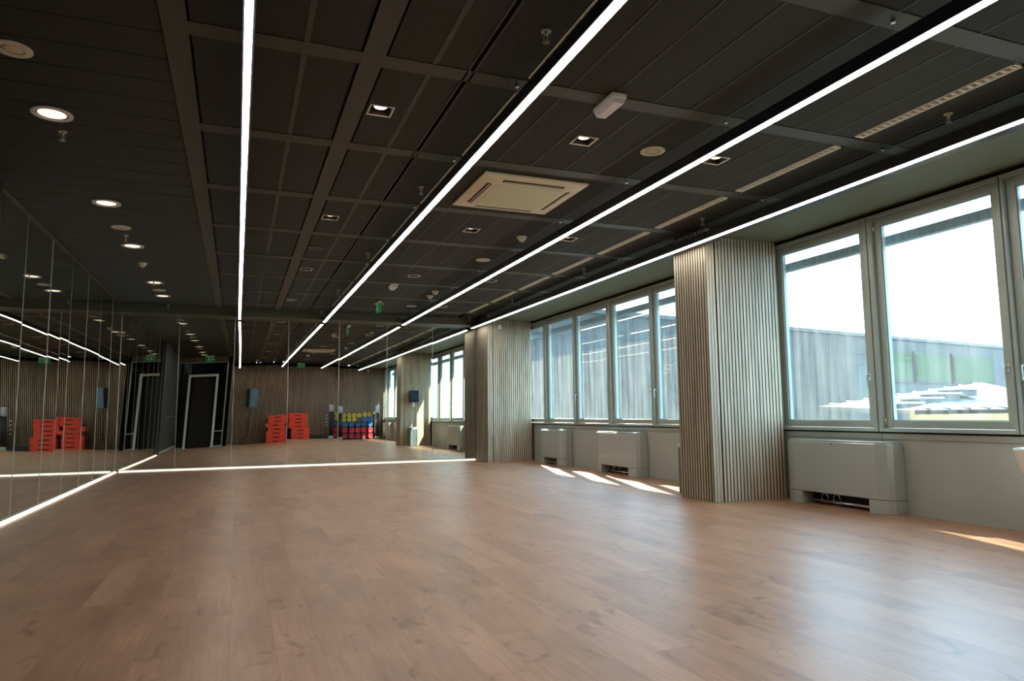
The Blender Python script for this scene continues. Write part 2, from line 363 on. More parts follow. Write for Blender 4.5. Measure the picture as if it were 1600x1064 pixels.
# ------------------------------------------------------------------ mirrors, gently bowed as hung glass is
def mirror_panel(n0, n1, z1, axis, pos, bow, tw, t0, y0, label, group):
    L = n1 - n0 - .005; nx, nz = 6, 12; bm = bmesh.new(); g = []
    for i in range(nx+1):
        row = []
        for j in range(nz+1):
            u = -L/2 + L*i/nx; z = .045 + (z1-.045)*j/nz; d = bow*(z-1.2)**2 + tw*u*(z-1.2) + t0*(z-1.2) + y0*u
            row.append(bm.verts.new((u, -d, z) if axis == 'x' else (-d if False else d, u, z)))
        g.append(row)
    for i in range(nx):
        for j in range(nz):
            f = bm.faces.new((g[i][j], g[i+1][j], g[i+1][j+1], g[i][j+1])); f.smooth = True
    root_loc = ((n0+n1)/2, pos, 0) if axis == 'x' else (pos, (n0+n1)/2, 0)
    t = thing('mirror_panel', label, 'mirror', root_loc, group)
    me = bpy.data.meshes.new('glass'); bmesh.ops.recalc_face_normals(bm, faces=bm.faces); bm.to_mesh(me); bm.free(); me.materials.append(m_mirror)
    o = bpy.data.objects.new('mirror_glass', me); C.objects.link(o); o.parent = t
    e = .0035
    if axis == 'x': boxes('ground_edge', [(-L/2-.0035, -L/2+e, -.009, .006, .045, z1), (-L/2, L/2, .001, .008, .041, .046)], m_seam, t)
    else: boxes('ground_edge', [(-.002, .004, -L/2-.0025, -L/2+e-.001, .045, z1), (-.008, -.001, -L/2, L/2, .041, .046)], m_seam, t)
FAR = [XL+.002] + [-1.08, -.08, .945, 1.960, 2.966, 3.972] + [4.97]
FARW = [(.0030,.0035,0,0), (.0030,.0035,0,0), (.0019,.0028,0,0), (.0002,.0,.0025,0), (.0003,0,.0006,0), (.0,.0006,.0010,0), (0,.0010,0,0)]
for i in range(7):
    b_, tw, t0, y0 = FARW[i]
    mirror_panel(FAR[i], FAR[i+1], ZB-.004, 'x', YF, b_, tw, t0, y0, 'tall mirror panel on the far wall, %s from the mirrored corner' % ORD[i], 'mirror panels on the far wall')
LW = [(.0004,.0006,.0004,.0006), (-.0003,.0004,-.0008,-.0008), (.0005,-.0004,.0006,.0010), (.0003,.0008,-.0005,-.0006), (.0006,.0,.0007,.0008), (.0002,.0004,-.0006,.0), (.0004,0,.0003,-.0006)]
dl = (YF-LY)/7
for i in range(7):
    b_, tw, t0, y0 = LW[i]
    mirror_panel(LY+i*dl, LY+(i+1)*dl, ZC-.014, 'y', XL, b_, tw, t0, y0, 'tall mirror panel on the left wall, %s from its near end' % ORD[i], 'mirror panels on the left wall')
# glowing led strips along the foot of both mirrors
t = thing('led_skirting_strip', 'warm glowing light strip along the foot of the left mirror wall', 'light strip', (XL, (LY+YF)/2, 0))
h = (YF-LY)/2
boxes('channel', [(.002, .012, -h, h-.06, .0, .034)], m_white, t); boxes('diffuser', [(.012, .040, -h, h-.06, .001, .022)], m_base_led, t)
t = thing('led_skirting_strip', 'warm glowing light strip along the foot of the far mirror wall', 'light strip', ((XL+4.95)/2, YF, 0))
h = (4.94-XL)/2
boxes('channel', [(-h+.06, h, -.012, -.002, .0, .034)], m_white, t); boxes('diffuser', [(-h+.06, h, -.050, -.012, .001, .022)], m_base_led, t)

# ------------------------------------------------------------------ window wall
mods = [-.9, -.21, 2.52, 5.25, 7.98, 10.71, 13.44, 16.17]
# sill wall
bm = bmesh.new()
box(bm, XR+.02, XR+.22, YB-.2, YF+1.5, 0, .775, 1)
for a, b_ in zip(mods, mods[1:]):
    y0, y1 = max(a, YB) + .005, min(b_, YF) - .005
    box(bm, XR, XR+.02, y0, y1, 0, .715); box(bm, XR-.012, XR+.02, y0, y1, .718, .772)
box(bm, XR-.004, XR, YB, YF, 0, .012, 0)
struct(obj('wall_right', bm, [m_wallgrey, m_frame_dark]))
WX = 6.0
# black joint behind, head rail
struct(boxes('trim_5', [(XR+.03, XR+.2, YB, 16.2, .772, .788), (XR+.06, XR+.2, YB, 16.2, 2.985, ZS)] + [(WX+.03, WX+.12, q-.005, q+.005, .788, 2.985) for q in mods[1:-1]], m_frame_dark))
op = []
for a, b_ in zip(mods[1:], mods[2:]): c = (a+b_)/2; op += [(a, c, 0), (c, b_, 1)]
op = [(-.9, -.21, 1)] + op
widx = 0
for (a, b_, side) in sorted(op, key=lambda q: -q[0]):
    if a > 14: continue
    widx += 1
    yc = (a+b_)/2; hw = (b_-a)/2 - .006; t = bpy.data.objects.new('window_%d' % widx, None); C.objects.link(t); t.location = (WX, yc, .79)
    near = {0: 'far mullion', 1: 'near mullion'}[side]
    struct(t, 'grey metal casement window, %s from the far mirror' % ORD[widx-1])
    H = 2.985 - .79
    js = .05 if side == 0 else .022; je = .022 if side == 0 else .05     # joint side / mullion side widths
    lo, hi = js, je
    boxes('window_frame', [(0, .13, -hw, -hw+lo, 0, H), (0, .13, hw-hi, hw, 0, H), (0, .13, -hw+lo, hw-hi, 0, .035), (0, .13, -hw+lo, hw-hi, H-.03, H), (-.012, .0, -hw, hw, H-.012, H+.0)], m_frame, t, .002)
    s0, s1 = -hw+lo+.004, hw-hi-.004; sw = .07
    sash = boxes('sash', [(.04, .11, s0, s0+sw, .038, H-.034), (.04, .11, s1-sw, s1, .038, H-.034), (.04, .11, s0+sw, s1-sw, .038, .11), (.04, .11, s0+sw, s1-sw, H-.112, H-.034)], m_frame, t, .003)
    boxes('glazing_bead', [(.055, .085, s0+sw, s0+sw+.012, .11, H-.112), (.055, .085, s1-sw-.012, s1-sw, .11, H-.112), (.055, .085, s0+sw, s1-sw, .11, .118), (.055, .085, s0+sw, s1-sw, H-.12, H-.112)], m_frame, sash)
    boxes('pane', [(.084, .090, s0+sw, s1-sw, .11, H-.112)], m_glass, sash)
    # handle
    bm = bmesh.new(); hy = s0 + .035 if side == 1 else s1 - .035
    if widx in (1, 7): hy = s0 + .035
    sgn = -1
    box(bm, .034, .040, hy-.012, hy+.012, .52, .59); cyl(bm, (.034, hy, .565), .007, -.040, 'x', 10); box(bm, -.014, -.006, hy-.006, hy+.006, .445, .572)
    obj('handle', bm, m_chrome, sash, .002)
    hy2 = s1 - .0 if side == 1 else s0
    bm = bmesh.new(); cyl(bm, (.034, hy2, .05), .008, .09, 'z', 10); cyl(bm, (.034, hy2, H-.16), .008, .09, 'z', 10); obj('hinge', bm, m_chrome, sash)
# outside: awning bars and lintel over each bank
t = thing('awning_cassette', 'blue grey awning bar outside above the windows', 'awning', (6.34, 7.7, 2.72))
boxes('front_bar', [(-.05, .03, -8.4, 8.2, 0, .10)], m_awning, t, .01)
for k in mods[1:-1]: bm = bmesh.new(); box(bm, -.02, 0.02, k*1.052-7.72, k*1.052-7.68, .10, .28); obj('bracket', bm, m_awning, t)
struct(boxes('trim_6', [(XR+.15, 6.50, YB-1, 18.2, ZS-.04, ZS+.3)], m_soff_out))
struct(boxes('trim_7', [(XR+.22, XR+.42, YB-1, 16.2, .60, .74)], m_frame))

# ------------------------------------------------------------------ slatted columns
def column(y0, y1, z1, label):
    x0, x1 = 4.97, 5.985; t = thing('slatted_column', label, 'column', ((x0+x1)/2, (y0+y1)/2, 0)); cx, cyy = (x0+x1)/2, (y0+y1)/2
    a, b_, c, d = x0-cx, x1-cx, y0-cyy, y1-cyy
    boxes('column_core', [(a+.022, 5.10-cx-.003, c+.022, d-.022, 0, ZC-.003), (5.10-cx-.003, b_, c+.022, d-.022, 0, ZS-.003)], m_felt, t)
    bm = bmesh.new(); slats_x(bm, a, 5.09-cx, c+.022, -1, .002, ZC-.004, .0465, .034, .022); slats_x(bm, 5.10-cx, b_, c+.022, -1, .002, ZS-.004, .0465, .034, .022); obj('slat_face', bm, [m_slat, m_felt], t)
    if d - c > .2:
        bm = bmesh.new(); slats_x(bm, a, 5.09-cx, d-.022, 1, .002, ZC-.004, .0465, .034, .022); slats_x(bm, 5.10-cx, b_, d-.022, 1, .002, ZS-.004, .0465, .034, .022)
        if y1 < YF-.1: obj('slat_face', bm, [m_slat, m_felt], t)
        else: bm.free()
    bm = bmesh.new(); slats_y(bm, c+.0, d-.0, a+.022, -1, .002, ZC-.004, .050, .034, .022); obj('slat_side', bm, [m_slat_shaded, m_felt], t)
column(6.55, 7.18, ZC, 'tall timber slatted column standing between the nearest window and the next bank')
column(14.12, YF-.015, ZC, 'timber slatted column standing in the far corner against the mirror')

# ------------------------------------------------------------------ fan coil units
def fan_coil(yc, L, label, pipes=2):
    t = thing('fan_coil_unit', label, 'radiator', (XR-.004, yc, 0), 'fan coil units under the windows'); h = L/2; D = .225; ch = .085
    def plan(off, dd=0, e=0): return [(-.0, -h+e), (-D+ch, -h+e), (-D+ch*.35, -h+e+ch*.35), (-D, -h+e+ch+.05), (-D, h-e-ch-.05), (-D+ch*.35, h-e-ch*.35), (-D+ch, h-e), (-.0, h-e)]
    bm = bmesh.new(); prism(bm, plan(0), .135, .675); obj('casing', bm, m_fan, t, .008, seg=3)
    bm = bmesh.new(); prism(bm, [(x*.93, y_*.985) for x, y_ in plan(0)], .675, .693); obj('top_grille', bm, m_fan, t, .004)
    for s in (-1, 1):
        w = .24; q = [(0, s*h), (-D+ch, s*h), (-D+ch*.35, s*(h-ch*.35)), (-D, s*(h-ch-.05)), (-D, s*(h-w)), (0, s*(h-w))]
        if s < 0: q = q[::-1]
        bm = bmesh.new(); prism(bm, q, 0, .132); obj('foot', bm, m_fan, t, .004)
    boxes('recess', [(-.06, -.01, -h+.24, h-.24, .005, .132)], m_dark, t)
    bm = bmesh.new()
    for k in range(pipes):
        yy = h*.35 - k*.16; tube(bm, [(-.10, yy + .045*math.cos(a), .07 + .05*math.sin(a)) for a in [i*math.pi/7 for i in range(15)]], .007)
    tube(bm, [(-.09, -h+.25, .035), (-.09, h-.25, .035)], .018)
    obj('pipe', bm, m_chrome, t)
    bm = bmesh.new(); cyl(bm, (-D-.001, .0, .655), .008, .004, 'x', 12); obj('badge', bm, m_dark, t)
fan_coil(5.70, 1.36, 'wide grey fan coil unit under the nearest window, right of the big slatted column')
fan_coil(10.28, 1.36, 'pale grey fan coil unit between the two slatted columns, nearer the big column')
fan_coil(12.82, 1.1, 'small pale fan coil unit beside the far slatted column')
fan_coil(.35, 1.3, 'pale fan coil unit near the back wall, seen in the mirror')

# ------------------------------------------------------------------ linear pendants
def pendant(x, w, z, label, dark=0, wires=True):
    y0, y1 = -.45, 14.74; t = thing('linear_pendant_light', label, 'light', (x, (y0+y1)/2, z), 'long linear pendant lights'); h = (y1-y0)/2
    boxes('housing', [(-w/2-.004, w/2+.004+dark, -h, h, .004, .088)], m_navy, t, .002)
    boxes('diffuser', [(-w/2+.006, w/2-.008, -h+.01, h-.01, -.002, .004)], m_led, t)
    for k, g in enumerate(G0[1:] if wires else []):
        yy = g + .0 - t.location.y
        if abs(yy) > h - .05: continue
        bm = bmesh.new(); tube(bm, [(0, yy, .088), (0, yy, ZC-z-.004)], .0018, 6); cyl(bm, (0, yy, ZC-z-.022), .012, .018, 'z', 12); cyl(bm, (0, yy, .088), .006, .02, 'z', 8); obj('hanging_wire', bm, m_chrome, t)
pendant(0.0, .052, 2.915, 'leftmost long white linear pendant, running straight away from the viewer')
pendant(1.625, .060, 2.925, 'second long linear pendant from the left, running beside the air conditioning cassette')
pendant(3.27, .060, 2.925, 'third long linear pendant from the left, right of the air conditioning cassette')
pendant(4.825, .060, 2.91, 'rightmost linear pendant, hanging along the front of the slatted columns', .10)

# ------------------------------------------------------------------ ceiling fittings
# slot diffusers with pale blades, one per ceiling bay
def grille(x, w, y0, y1, label, group, blades=True):
    t = thing('slot_diffuser', label, 'vent', (x, (y0+y1)/2, ZC), group); h = (y1-y0)/2
    boxes('slot_frame', [(-w/2, -w/2+.006, -h, h, -.004, .03), (w/2-.014, w/2, -h, h, -.006, .03), (-w/2, w/2, -h, -h+.01, -.004, .03), (-w/2, w/2, h-.01, h, -.004, .03)], m_teeth, t)
    boxes('slot_back', [(-w/2+.006, w/2-.006, -h, h, .03, .04)], m_slot, t)
    n = int(2*h/.055); p = 2*h/n; q = [(w/2-.006, -h), (w/2-.006, h)]; q2 = []
    for i in range(n):
        c = h - i*p; q2 += [(w/2-.012, c-.004), (-w/2+.008, c-.008-.004), (-w/2+.008, c-.012-.004), (w/2-.012, c-p*.62)]
    bm = bmesh.new(); prism(bm, q + [(w/2-.012, h)] + q2 + [(w/2-.012, -h)], .0, .026)
    obj('blades', bm, m_teeth, t)
bays = [(a + .1, b_ - .1) for a, b_ in zip(G0, G0[1:]) if a > -.5]
for i, (a, b_) in enumerate(reversed(bays)):
    grille(4.45, .085, a, b_, 'slot diffuser left of the rightmost pendant, %s from the far mirror' % ORD[i], 'slot diffusers by the window side')
    grille(1.70, .085, a, b_, 'slot diffuser half hidden above the second pendant, %s from the far mirror' % ORD[i], 'slot diffusers over the second pendant')

def ring_disc(t, name, r0, r1, z0, z1, M, n=32):
    bm = bmesh.new(); A = []
    for r, z in ((r0, z1), (r0, z0), (r1, z0), (r1, z1)):
        A.append([bm.verts.new((r*math.cos(2*math.pi*i/n), r*math.sin(2*math.pi*i/n), z)) for i in range(n)])
    for q in range(4):
        a, b_ = A[q], A[(q+1)%4]
        for i in range(n): bm.faces.new((a[i], a[(i+1)%n], b_[(i+1)%n], b_[i]))
    return obj(name, bm, M, t)
def round_downlight(loc, label):
    t = thing('round_downlight', label, 'light', loc, 'round downlights along the left of the ceiling')
    ring_disc(t, 'trim_ring', .098, .128, -.010, .0, m_white); ring_disc(t, 'baffle', .088, .098, -.005, .0, m_dark)
    bm = bmesh.new(); lathe(bm, [(.088, -.004), (.05, -.001), (.01, -.0005)], n=28); obj('lamp', bm, m_lamp_big, t)
    return t
dl_y = [5.53, 7.73, 9.60, 12.14, 13.45, 3.3, 1.95]
names = ['nearest to the viewer', 'second going away from the viewer', 'third going away from the viewer', 'fourth going away from the viewer', 'fifth, nearest the far mirror', 'seen only in the mirror, just behind the speaker', 'seen only in the mirror, nearest the doorway']
first = None
for y, nm in zip(dl_y, names):
    lab = 'round warm recessed downlight, ' + nm
    if first is None: first = round_downlight((-1.26, y, ZC), lab)
    else: dup(first, (-1.26, y, ZC), lab)
def round_speaker(loc, label, r=.10):
    t = thing('ceiling_speaker', label, 'speaker', loc, 'round ceiling speakers')
    ring_disc(t, 'rim', r*.62, r, -.008, 0, m_cream); bm = bmesh.new(); lathe(bm, [(r*.62, -.004), (r*.3, -.006), (.004, -.0065)], n=28); obj('speaker_mesh', bm, m_cream, t); return t
s1 = round_speaker((-1.26, 4.60, ZC), 'dim round ceiling speaker at the upper left corner, before the nearest downlight')
dup(s1, (-1.26, 8.69, ZC), 'round ceiling speaker between the second and third round downlights')
dup(s1, (-1.26, 12.86, ZC), 'round ceiling speaker between the fourth and fifth round downlights')
dup(s1, (3.09, 4.70, ZC), 'round cream ceiling speaker right of the square spotlight beyond the emergency light')
dup(s1, (3.10, 8.96, ZC), 'round cream ceiling speaker just beyond the smoke detector, left of the third pendant')
dup(s1, (3.11, 13.28, ZC), 'small round ceiling speaker near the bulkhead before the far mirror')
s2 = round_speaker((.875, 8.98, ZC), 'dark round speaker between the second and third square spots along the second ceiling band')
for ch in s2.children: ch.data.materials[0] = m_grid
def square_spot(loc, label, on=True):
    t = thing('square_spotlight', label, 'light', loc, 'square recessed spotlights')
    e = .085
    boxes('square_trim', [(-e, e, -e, -e+.010, -.006, .002), (-e, e, e-.010, e, -.006, .002), (-e, -e+.010, -e+.010, e-.010, -.006, .002), (e-.010, e, -e+.010, e-.010, -.006, .002)], m_white if on else m_frame, t)
    i = .076; h = .052
    boxes('dark_box', [(-i, i, -i, i, h, h+.004), (-i, -i+.003, -i, i, -.002, h), (i-.003, i, -i, i, -.002, h), (-i, i, -i, -i+.003, -.002, h), (-i, i, i-.003, i, -.002, h)], m_dark, t)
    bm = bmesh.new(); lathe(bm, [(.056, h-.001), (.056, h-.022), (.048, h-.026), (.047, h-.012), (.0475, h-.010)], n=24); obj('lamp_housing', bm, m_black, t)
    bm = bmesh.new(); lathe(bm, [(.046, h-.012), (.043, h-.028), (.02, h-.033), (.004, h-.034)], n=24); obj('lamp', bm, m_lamp, t); return t
sq = None
rows = [(.875, 'left column beside the second ceiling band'), (2.465, 'middle column between two pendants'), (3.715, 'right column beside the third pendant')]
for x, rn in rows:
    for j, y in enumerate((4.70, 7.53, 10.36, 13.19, 1.88)):
        lab = 'square recessed spotlight, %s, %s' % (rn, (ORD[j] + ' going away') if j < 4 else 'seen only in the mirror')
        if sq is None: sq = square_spot((x, y, ZC), lab)
        else: dup(sq, (x, y, ZC), lab)
def sprinkler(loc, label):
    t = thing('sprinkler_head', label, 'sprinkler', loc, 'ceiling sprinklers')
    ring_disc(t, 'escutcheon', .01, .030, -.008, 0, m_brass, 20)
    bm = bmesh.new(); cyl(bm, (0,0,-.035), .009, .035, 'z', 12)
    for s in (-1, 1): tube(bm, [(s*.008,0,-.03), (s*.018,0,-.045), (s*.004,0,-.065)], .0025, 6)
    cyl(bm, (0,0,-.068), .005, .03, 'z', 8); obj('sprinkler_body', bm, m_brass, t)
    bm = bmesh.new(); cyl(bm, (0,0,-.072), .020, .004, 'z', 16); obj('deflector', bm, m_brass, t); return t
sp0 = None
for x, rn in ((-1.26, 'along the round downlights'), (1.54, 'just left of the second pendant'), (4.70, 'just left of the rightmost pendant')):
    ysp = {-1.26: (3.2, 5.86, 9.05, 12.0, 14.50), 1.54: (3.36, 6.21, 9.05, 11.95, 14.5), 4.70: (3.35, 6.22, 9.05, 11.95, 14.5)}[x]
    for j, y in enumerate(ysp):
        lab = 'metal ceiling sprinkler %s, %s going away from the viewer' % (rn, ORD[j])
        if sp0 is None: sp0 = sprinkler((x, y, ZC), lab)
        else: dup(sp0, (x, y, ZC), lab)
def smoke(loc, label):
    t = thing('smoke_detector', label, 'smoke detector', loc, 'smoke detectors')
    bm = bmesh.new(); lathe(bm, [(.060, 0), (.060, -.012), (.052, -.020)], n=28); obj('base', bm, m_cream, t)
    bm = bmesh.new(); lathe(bm, [(.050, -.020), (.046, -.032), (.025, -.058), (.010, -.062)], n=28); obj('sensor_head', bm, m_cream, t); return t
sm = smoke((-1.27, 10.66, ZC), 'cream smoke detector between the round downlights on the left')
dup(sm, (3.13, 7.62, ZC), 'cream smoke detector beyond the air conditioning cassette, left of the third pendant')
dup(sm, (3.15, 12.02, ZC), 'farther of two cream detectors near the green exit sign')
dup(sm, (3.12, 11.55, ZC), 'nearer of two cream detectors near the green exit sign')
def emergency(loc, label):
    t = thing('emergency_light', label, 'light', loc, 'white emergency lights')
    boxes('body', [(-.055, .055, -.14, .14, -.035, 0)], m_white, t, .008)
    bm = bmesh.new(); prism(bm, [(-.05, -.035), (.05, -.035), (.036, -.07), (-.036, -.07)], -.13, .13, 'y'); obj('cover', bm, mat('frosted cover', (.85, .87, .9), .3), t, .006); return t
em = emergency((2.31, 4.02, ZC), 'white box emergency light on the ceiling, near the top centre of the view')
dup(em, (2.32, 11.18, ZC), 'white box emergency light farther off, before the green exit sign')
# exit signs
def exit_sign(loc, label, rz):
    t = thing('exit_sign', label, 'sign', loc, None, rz)
    boxes('sign_body', [(-.16, .16, -.018, .018, -.20, -.045)], m_green, t, .004)
    bm = bmesh.new()
    for s in (-1, 1):
        y0, y1 = (s*.019, s*.021) if s > 0 else (-.021, -.019)
        # running figure, doorway and arrow
        cyl(bm, (-.045, y0, -.075), .011, .002, 'y', 12)
        prism(bm, [(-.060,-.090),(-.030,-.090),(-.040,-.135),(-.065,-.135)], y0, y1, 'y')
        prism(bm, [(-.065,-.130),(-.052,-.130),(-.075,-.175),(-.092,-.175)], y0, y1, 'y')
        prism(bm, [(-.052,-.130),(-.038,-.130),(-.018,-.172),(-.034,-.178)], y0, y1, 'y')
        prism(bm, [(-.030,-.095),(-.004,-.115),(-.008,-.122),(-.034,-.105)], y0, y1, 'y')
        box(bm, .03, .036, y0, y1, -.18, -.065); box(bm, .03, .075, y0, y1, -.071, -.065); box(bm, .069, .075, y0, y1, -.18, -.065)
        prism(bm, [(.09,-.115),(.12,-.115),(.12,-.10),(.145,-.125),(.12,-.15),(.12,-.135),(.09,-.135)], y0, y1, 'y')
    obj('pictogram', bm, m_pale, t)
    boxes('mount', [(-.15, .15, -.025, .025, -.045, 0)], m_white, t, .004); return t
exit_sign((2.42, 13.0, ZC), 'green running-figure exit sign hanging from the ceiling near the far mirror', math.radians(90))
exit_sign((2.45, -.55, ZC), 'green exit sign by the back slatted wall, seen in the mirror', 0)
exit_sign((-1.08, 1.40, ZC), 'green exit sign above the doorway, seen in the mirror', 0)
# cassette
t = thing('air_conditioning_cassette', 'square white ceiling air conditioner between the second and third pendants', 'air conditioner', (2.465, 6.09, ZC-.007))
e = .505
bm = bmesh.new()
o0 = [(-e,-e),(e,-e),(e,e),(-e,e)]; i0 = .33
A = [bm.verts.new((x, y, 0)) for x, y in o0]; B = [bm.verts.new((x, y, -.016)) for x, y in o0]; D_ = [bm.verts.new((x/e*.345, y/e*.345, -.040)) for x, y in o0]
for a, b_ in ((A, B), (B, D_)):
    for i in range(4): bm.faces.new((a[i], a[(i+1)%4], b_[(i+1)%4], b_[i]))
bm.faces.new(D_); bm.faces.new(A[::-1]); obj('fascia', bm, m_cream, t)
boxes('return_grille', [(-.325, .325, -.325, .325, -.046, -.038)], mat('pale return panel', (.80, .84, .58), .5), t, .004)
def slot_z(d): return -.016 - (e-d)/(e-.345)*.024
for k, (sx, syy) in enumerate(((1,0),(-1,0),(0,1),(0,-1))):
    bm = bmesh.new(); d0, d1 = .375, .415; zz0, zz1 = slot_z(d0)-.004, slot_z(d1)-.004; w = .30
    q = [(d0,-w,zz0),(d0,w,zz0),(d1,w,zz1),(d1,-w,zz1)]
    vv = [bm.verts.new((sx*a - syy*b_ if sx else b_*syy, syy*a if syy else b_, c)) for a, b_, c in q]
    vt = [bm.verts.new(v.co + Vector((0,0,.006))) for v in vv]
    bm.faces.new(vv); bm.faces.new(vt[::-1])
    for i in range(4): bm.faces.new((vv[i], vv[(i+1)%4], vt[(i+1)%4], vt[i]))
    sl = obj('air_slot', bm, m_dark, t)
    bm = bmesh.new(); f0 = .395; z = slot_z(f0)-.010
    if sx: box(bm, sx*f0-.003, sx*f0+.003, -w+.01, w-.01, z, z+.008)
    else: box(bm, -w+.01, w-.01, syy*f0-.003, syy*f0+.003, z, z+.008)
    obj('flap', bm, m_cream, sl)
# cctv cameras
def cctv(loc, label, d):
    t = thing('security_camera', label, 'camera', loc)
    boxes('mount', [(-.04, .04, -.0 if d > 0 else -.05, .05 if d > 0 else .0, -.0, .05)], m_white, t, .006)
    bm = bmesh.new(); lathe(bm, [(.038, 0), (.038, -.02), (.028, -.045), (.01, -.052)], p=(0, d*.04, 0), n=20); obj('lens_dome', bm, m_white, t)
cctv((5.24, 14.118, 2.88), 'small white security camera on the far slatted column', -1)
cctv((5.30, -.876, 2.9), 'small white security camera on the back slatted wall, seen in the mirror', 1)

# ------------------------------------------------------------------ things behind the camera, seen in the mirror
def step_block(L, label):
    t = thing('aerobic_step', label, 'aerobic step', (0,0,0), 'orange red aerobic steps')
    w, h, D = L/2, .150, .20
    bm = bmesh.new(); prism(bm, [(-w, -D), (w, -D), (w, D), (-w, D)], .105, h); obj('platform', bm, m_steps, t, .012)
    bm = bmesh.new()
    # side wall with hand slot in the middle
    for s in (-1, 1):
        y0, y1 = (D-.02, D-.004) if s > 0 else (-D+.004, -D+.02)
        box(bm, -w+.02, -.13, y0, y1, .0, .11); box(bm, .13, w-.02, y0, y1, .0, .11); box(bm, -.13, .13, y0, y1, .0, .045); box(bm, -.13, .13, y0, y1, .085, .11)
        box(bm, s*(w-.03)-.008, s*(w-.03)+.008, -D+.02, D-.02, 0, .11)
    obj('skirt', bm, m_steps, t, .003)
    boxes('hand_slot', [(-.128, .128, -D+.03, D-.03, .05, .08)], m_dark, t)
    return t
step0 = None
stackL = [(0.0,0),( .0,.01),( .0,-.01),(.04,.0),(-.06,.01),(.03,0),(.02,-.01)]
for si, (sx, sy_, nm, offs) in enumerate(((1.55, -.40, 'left', [.0, .01, -.01, .05, -.05, .05, .03]), (2.36, -.52, 'right', [.10, .09, .10, .0, .0, .02, .0]))):
    for k in range(7):
        lab = 'orange red aerobic step, %s in the %s stack by the back wall' % (['lowest', 'second from the bottom', 'third from the bottom', 'middle', 'third from the top', 'second from the top', 'topmost'][k], nm)
        loc = (sx + offs[k], sy_, k*.1515 + .001)
        if step0 is None: step0 = step_block(.76, lab); step0.location = loc
        else: dup(step0, loc, lab)
# speaker on tripod
t = thing('speaker_stand', 'black tripod speaker stand against the back slatted wall', 'stand', (.50, -.22, 0))
bm = bmesh.new(); cyl(bm, (0,0,.30), .018, 1.10, 'z', 12); obj('pole', bm, m_black, t)
for k in range(3):
    a = math.radians(90+120*k); bm = bmesh.new(); tube(bm, [(0,0,.52), (.34*math.cos(a), .34*math.sin(a), .015)], .012, 8); tube(bm, [(0,0,.30), (.17*math.cos(a), .17*math.sin(a), .27)], .008, 6); obj('leg', bm, m_black, t)
bm = bmesh.new(); cyl(bm, (0,0,.50), .03, .07, 'z', 12); obj('collar', bm, m_black, t)
t = thing('loudspeaker', 'black loudspeaker on the tripod stand against the slatted wall', 'speaker', (.50, -.22, 1.40), None, math.radians(-36))
bm = bmesh.new(); prism(bm, [(-.20, .17), (.20, .17), (.13, -.16), (-.13, -.16)], .0, .70); obj('cabinet', bm, m_speaker, t, .012)
bm = bmesh.new(); prism(bm, [(-.185, .172), (.185, .172), (.17, .186), (-.17, .186)], .03, .67); obj('front_grille', bm, m_speaker_face, t, .004)
# low black case on the floor right of the steps
t = thing('floor_case', 'low black case on the floor between the steps and the weights rack', 'case', (3.08, -.62, 0))
boxes('case_body', [(-.30, .32, -.14, .14, 0, .12)], m_black, t, .01); boxes('case_lid', [(-.31, .33, -.15, .15, .122, .17)], m_black, t, .01)
# weights rack
RX, RY = 4.83, -.55
t = thing('weight_rack', 'black steel storage rack for coloured weight plates by the back wall', 'rack', (RX, RY, 0))
boxes('base_rail', [(-.98, .72, -.18, -.12, 0, .06), (-.98, .72, .12, .18, 0, .06)], m_black, t, .004)
for x in (-.96, .70): boxes('upright', [(x-.025, x+.025, -.2, -.15, 0, 1.05)], m_black, t, .004)
for z in (.10, .34, .61, .80): boxes('shelf', [(-.98, .72, -.18, .10, z-.09+.0, z-.075)], m_black, t)
def plate(r, M, label):
    t = thing('weight_plate', label, 'weight plate', (0,0,0), 'coloured weight plates on the rack')
    bm = bmesh.new(); n = 28; pr = [(r, -.022), (r, .012), (r*.86, .022), (r*.55, .018), (r*.5, .012), (.03, .012)]
    lathe(bm, [(r*.9, -.026)] + pr, n=n); bmesh.ops.rotate(bm, verts=bm.verts, cent=(0,0,0), matrix=Matrix.Rotation(math.radians(-90), 3, 'X')); obj('disc', bm, M, t)
    bm = bmesh.new(); cyl(bm, (0, .012, 0), .026, .006, 'y', 16); obj('hub', bm, m_black, t)
    bm = bmesh.new()
    for a in (30, 150, 270):
        c, s = math.cos(math.radians(a)), math.sin(math.radians(a)); cyl(bm, (c*r*.62, .0175, s*r*.62), r*.14, .004, 'y', 12)
    obj('grip_hole', bm, m_dark, t); return t
protos = {}
def put(M, key, r, x, z, lab):
    loc = (x, RY + .05, z)
    if key not in protos: protos[key] = plate(r, M, lab); protos[key].location = loc
    else: dup(protos[key], loc, lab)
xs5 = [4.28, 4.56, 4.82, 5.08, 5.35]; P = ['leftmost', 'second from the left', 'middle', 'second from the right', 'rightmost']
for i, x in enumerate(xs5):
    put(m_red, 'r', .118, x, .148, 'big red weight plate in the bottom row of the rack, ' + P[i])
    put(m_red, 'r', .118, x, .386, 'big red weight plate in the second row up, ' + P[i])
for x, z, q in ((3.93, .148, 'bottom row'), (3.93, .386, 'second row up')): put(m_red, 'r', .118, x, z, 'big red weight plate left of the bar bundle, ' + q)
for i, x in enumerate((4.28, 4.55, 4.82, 5.08, 5.34)): put(m_blue, 'b', .102, x, .655-.02, 'blue weight plate in the middle row of the rack, ' + P[i])
put(m_blue, 'b', .102, 5.10, .842, 'blue weight plate stacked higher, left of the right bar bundle, left of two'); put(m_blue, 'b', .102, 5.32, .835, 'blue weight plate stacked higher, left of the right bar bundle, right of two')
put(m_blue, 'b', .102, 3.93, .635, 'blue weight plate left of the bar bundle')
yx = (4.23, 4.45, 4.66, 4.87, 5.10, 5.31)
